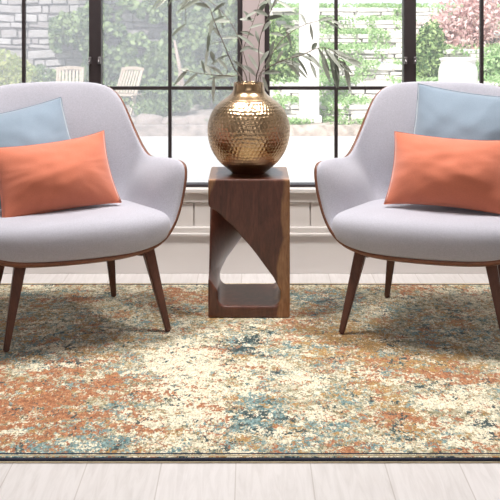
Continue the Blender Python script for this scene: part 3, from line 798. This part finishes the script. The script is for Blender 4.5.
shrub('japanese_maple', (P(462, 0, 20.0).x, 20.0, ZG), 1.05, .6, 1.35, 5200, .11, M['pink_leaf'], 'pink leaved ornamental tree behind the white urn in the right window', 'tree', 18, lobes=9)
# forked pale trunk
bm = bmesh.new(); tw = empty('forked_trunk', (P(182, 0, 17.8).x, 17.8, ZG))
tube(bm, [(.10, 0, 0), (.03, 0, .35), (-.03, .02, .75), (-.14, .05, 1.3)], [.055, .048, .04, .02], 8); bmo('trunk', bm, M['bark'], tw)
bm = bmesh.new(); tube(bm, [(-.13, 0, 0), (-.09, 0, .35), (-.03, .02, .72)], [.045, .04, .03], 8); bmo('branch', bm, M['bark'], tw)
tag(tw, 'pale forked tree trunk standing behind the pale rocks', 'tree trunk')
# pale rocks along the bed
def rock(x, y, z, sx, sy, sz, seed, label):
    bm = bmesh.new(); bmesh.ops.create_icosphere(bm, subdivisions=3, radius=1)
    for v in bm.verts:
        q = v.co * (1 + .28 * mnoise.noise(v.co * 1.3 + Vector((seed * 3.1, 0, 0))) + .08 * mnoise.noise(v.co * 4 + Vector((seed, 0, 0))))
        q.x = math.copysign(abs(q.x) ** .8, q.x); v.co = Vector((q.x * sx, q.y * sy, max(q.z, -.35) * sz))
    o = bmo('garden_rock', bm, M['tan_stone'], None, True); o.location = (x, y, z); tag(o, label, 'rock', 'pale rocks along the planting bed'); return o
rk = [(120, .55, 'low pale rock at the left end of the row edging the bed'), (150, .40, 'pale rock below the second garden chair'), (176, .42, 'pale rock at the foot of the forked trunk'), (200, .42, 'pale rock between the forked trunk and the vase'), (230, .45, 'pale rock edging the bed, seen behind the gold vase'), (262, .4, 'pale rock edging the bed, seen right behind the vase shoulder')]
for i, (px, sx, lb) in enumerate(rk): rock(P(px, 0, 16.25).x, 16.25, ZG + .02, sx * .62, .22, .09 + .04 * (i % 2), i + 1, lb)
# terraces on the right
sx0 = P(300, 0, 17).x
ordn = ['lowest', 'second lowest', 'third from the bottom', 'fourth from the bottom', 'fifth from the bottom', 'sixth from the bottom', 'topmost']
for i in range(7):
    y0 = 16.7 + .9 * i; z0 = ZG + .27 * i; random.seed(40 + i)
    bm = bmesh.new(); box(bm, .36, 7.5, y0 + .10, y0 + .95, (z0 + .02) if i else ZG, z0 + .262)
    for zr, hr in ((0, .09), (.09, .08), (.17, .09)):
        x = .30 + random.uniform(0, .3)
        while x < 7.5:
            ww = random.uniform(.2, .75)
            box(bm, x, x + ww - .03, y0 + random.uniform(-.06, .05), y0 + .4, z0 + zr + .008, z0 + zr + hr + random.uniform(-.012, .012), .015, rot=Matrix.Rotation(R(random.uniform(-2.5, 2.5)), 4, 'Y')); x += ww
    o = bmo('stone_terrace', bm, M['white_stone']); o.data.transform(Matrix.Translation((-3, -y0, -z0))); o.location = (3, y0, z0)
    tag(o, 'pale stone garden terrace, the %s of the stepped bank on the right' % ordn[i], 'terrace', 'stepped stone terraces')
    def mf(r, y0=y0, z0=z0):
        while True:
            x = r.uniform(.4, 6.5); t = r.uniform(0, 1)
            if mnoise.noise(Vector((x * 1.1, y0 * 3, 2))) >-.12 + .5 * (t - .5): break
        q = r.uniform() ** 1.5
        if r.uniform() < .35 and mnoise.noise(Vector((x * 2.3, y0 * 5, 7))) > -.05: return Vector((x - 3, -.08 - .04 * q, .30 - .24 * r.uniform() ** 1.4)), (0, -1, 0)
        return Vector((x - 3, -.04 + .8 * r.uniform(), .28 + .09 * q)), (0, 0, 1)
    vs_, fs = scatter_leaves(3400, mf, .07, 60 + i); g = pyo('creeping_plants', vs_, fs, M['moss']); g.location = (3, y0, z0)
    tag(g, 'green creeping ground cover on the %s stone terrace' % ordn[i], 'ground cover', None, 'stuff')
def bedf(r):
    while True:
        x = r.uniform(-2.6, 4.5); y = r.uniform(0, .55)
        if mnoise.noise(Vector((x * 1.7, y * 4, 12))) > .05: break
    return Vector((x, y, .01 + .07 * r.uniform())), (0, 0, 1)
vs_, fs = scatter_leaves(2600, bedf, .07, 77); g = pyo('creeping_plants', vs_, fs, M['moss']); g.location = (0, 16.0, ZG)
tag(g, 'green creeping ground cover on the gravel strip beside the paving', 'ground cover', None, 'stuff')
# white pillar and urn
bm = bmesh.new(); px_ = P(309, 0, 18.0).x
box(bm, -.16, .16, -.16, .16, 0, 2.2, .02); box(bm, -.20, .20, -.20, .20, 0, .12, .02); box(bm, -.20, .20, -.20, .20, 2.2, 2.3, .02)
o = bmo('stone_pillar', bm, M['white_stone']); o.location = (px_, 18.0 - .0, ZG); o.location.y = 16.4
o.location.x = P(309, 0, 16.4).x
tag(o, 'white square stone pillar standing right of the vase in the garden', 'pillar')
u = lathe('garden_urn', catmull([(0, 0), (.20, 0), (.22, .05), (.13, .12), (.15, .2), (.26, .5), (.30, .85), (.31, 1.15), (.27, 1.3), (.30, 1.36), (.25, 1.36), (.22, 1.2), (0, 1.1)], 3), 32, M['white_stone'])
u.location = (P(458, 0, 15.2).x, 15.2, ZP); u.scale = (.95, .95, .93)
tag(u, 'tall white stone urn in front of the pink leaved tree', 'urn')
# garden chairs
def garden_chair():
    root = empty('garden_chair', (0, 0, 0)); W_ = .46
    for s in (-1, 1):
        bm = bmesh.new(); bar(bm, (s * W_ / 2, -.22, .42), (s * W_ / 2, .30, .0), .03, .045, side=Vector((1, 0, 0)), bevel=.004); bmo('leg', bm, M['teak'], root)
        bm = bmesh.new(); bar(bm, (s * (W_ / 2 - .03), -.28, .0), (s * (W_ / 2 - .03), .30, .86), .03, .04, side=Vector((1, 0, 0)), bevel=.004); bmo('back_post', bm, M['teak'], root)
    bm = bmesh.new()
    for k in range(7):
        x = -.165 + k * .055; bar(bm, (x, .04, .46), (x, .30, .845), .036, .014, side=Vector((1, 0, 0)))
    bmo('backrest', bm, M['teak'], root)
    bm = bmesh.new(); N = 8
    for k in range(N):
        a = -.22 + .44 * k / N; b = -.22 + .44 * (k + 1) / N; za = .865 + .028 * math.cos(a / .22 * 1.5); zb_ = .865 + .028 * math.cos(b / .22 * 1.5)
        bar(bm, (a, .305, za), (b + .002, .305, zb_), .06, .03, side=Vector((0, 0, 1)))
    bmo('top_rail', bm, M['teak'], root)
    bm = bmesh.new()
    for k in range(6): box(bm, -W_ / 2, W_ / 2, -.24 + k * .075, -.18 + k * .075, .43, .45, .003)
    bmo('seat', bm, M['teak'], root)
    return root
g1 = garden_chair(); g1.location = (P(70, 0, 16.6).x, 16.55, ZG); g1.rotation_euler.z = R(8); g1.scale = (1.05, 1, .97)
tag(g1, 'pale wooden slatted garden chair seen above the left armchair back', 'garden chair', 'pale wooden garden chairs')
g2 = copy_tree(g1); g2.location = (P(124, 0, 16.6).x, 16.8, ZG); g2.rotation_euler.z = R(-20); g2.scale = (.95, .9, .95)
tag(g2, 'pale wooden slatted garden chair just right of the left heavy window bar', 'garden chair', 'pale wooden garden chairs')
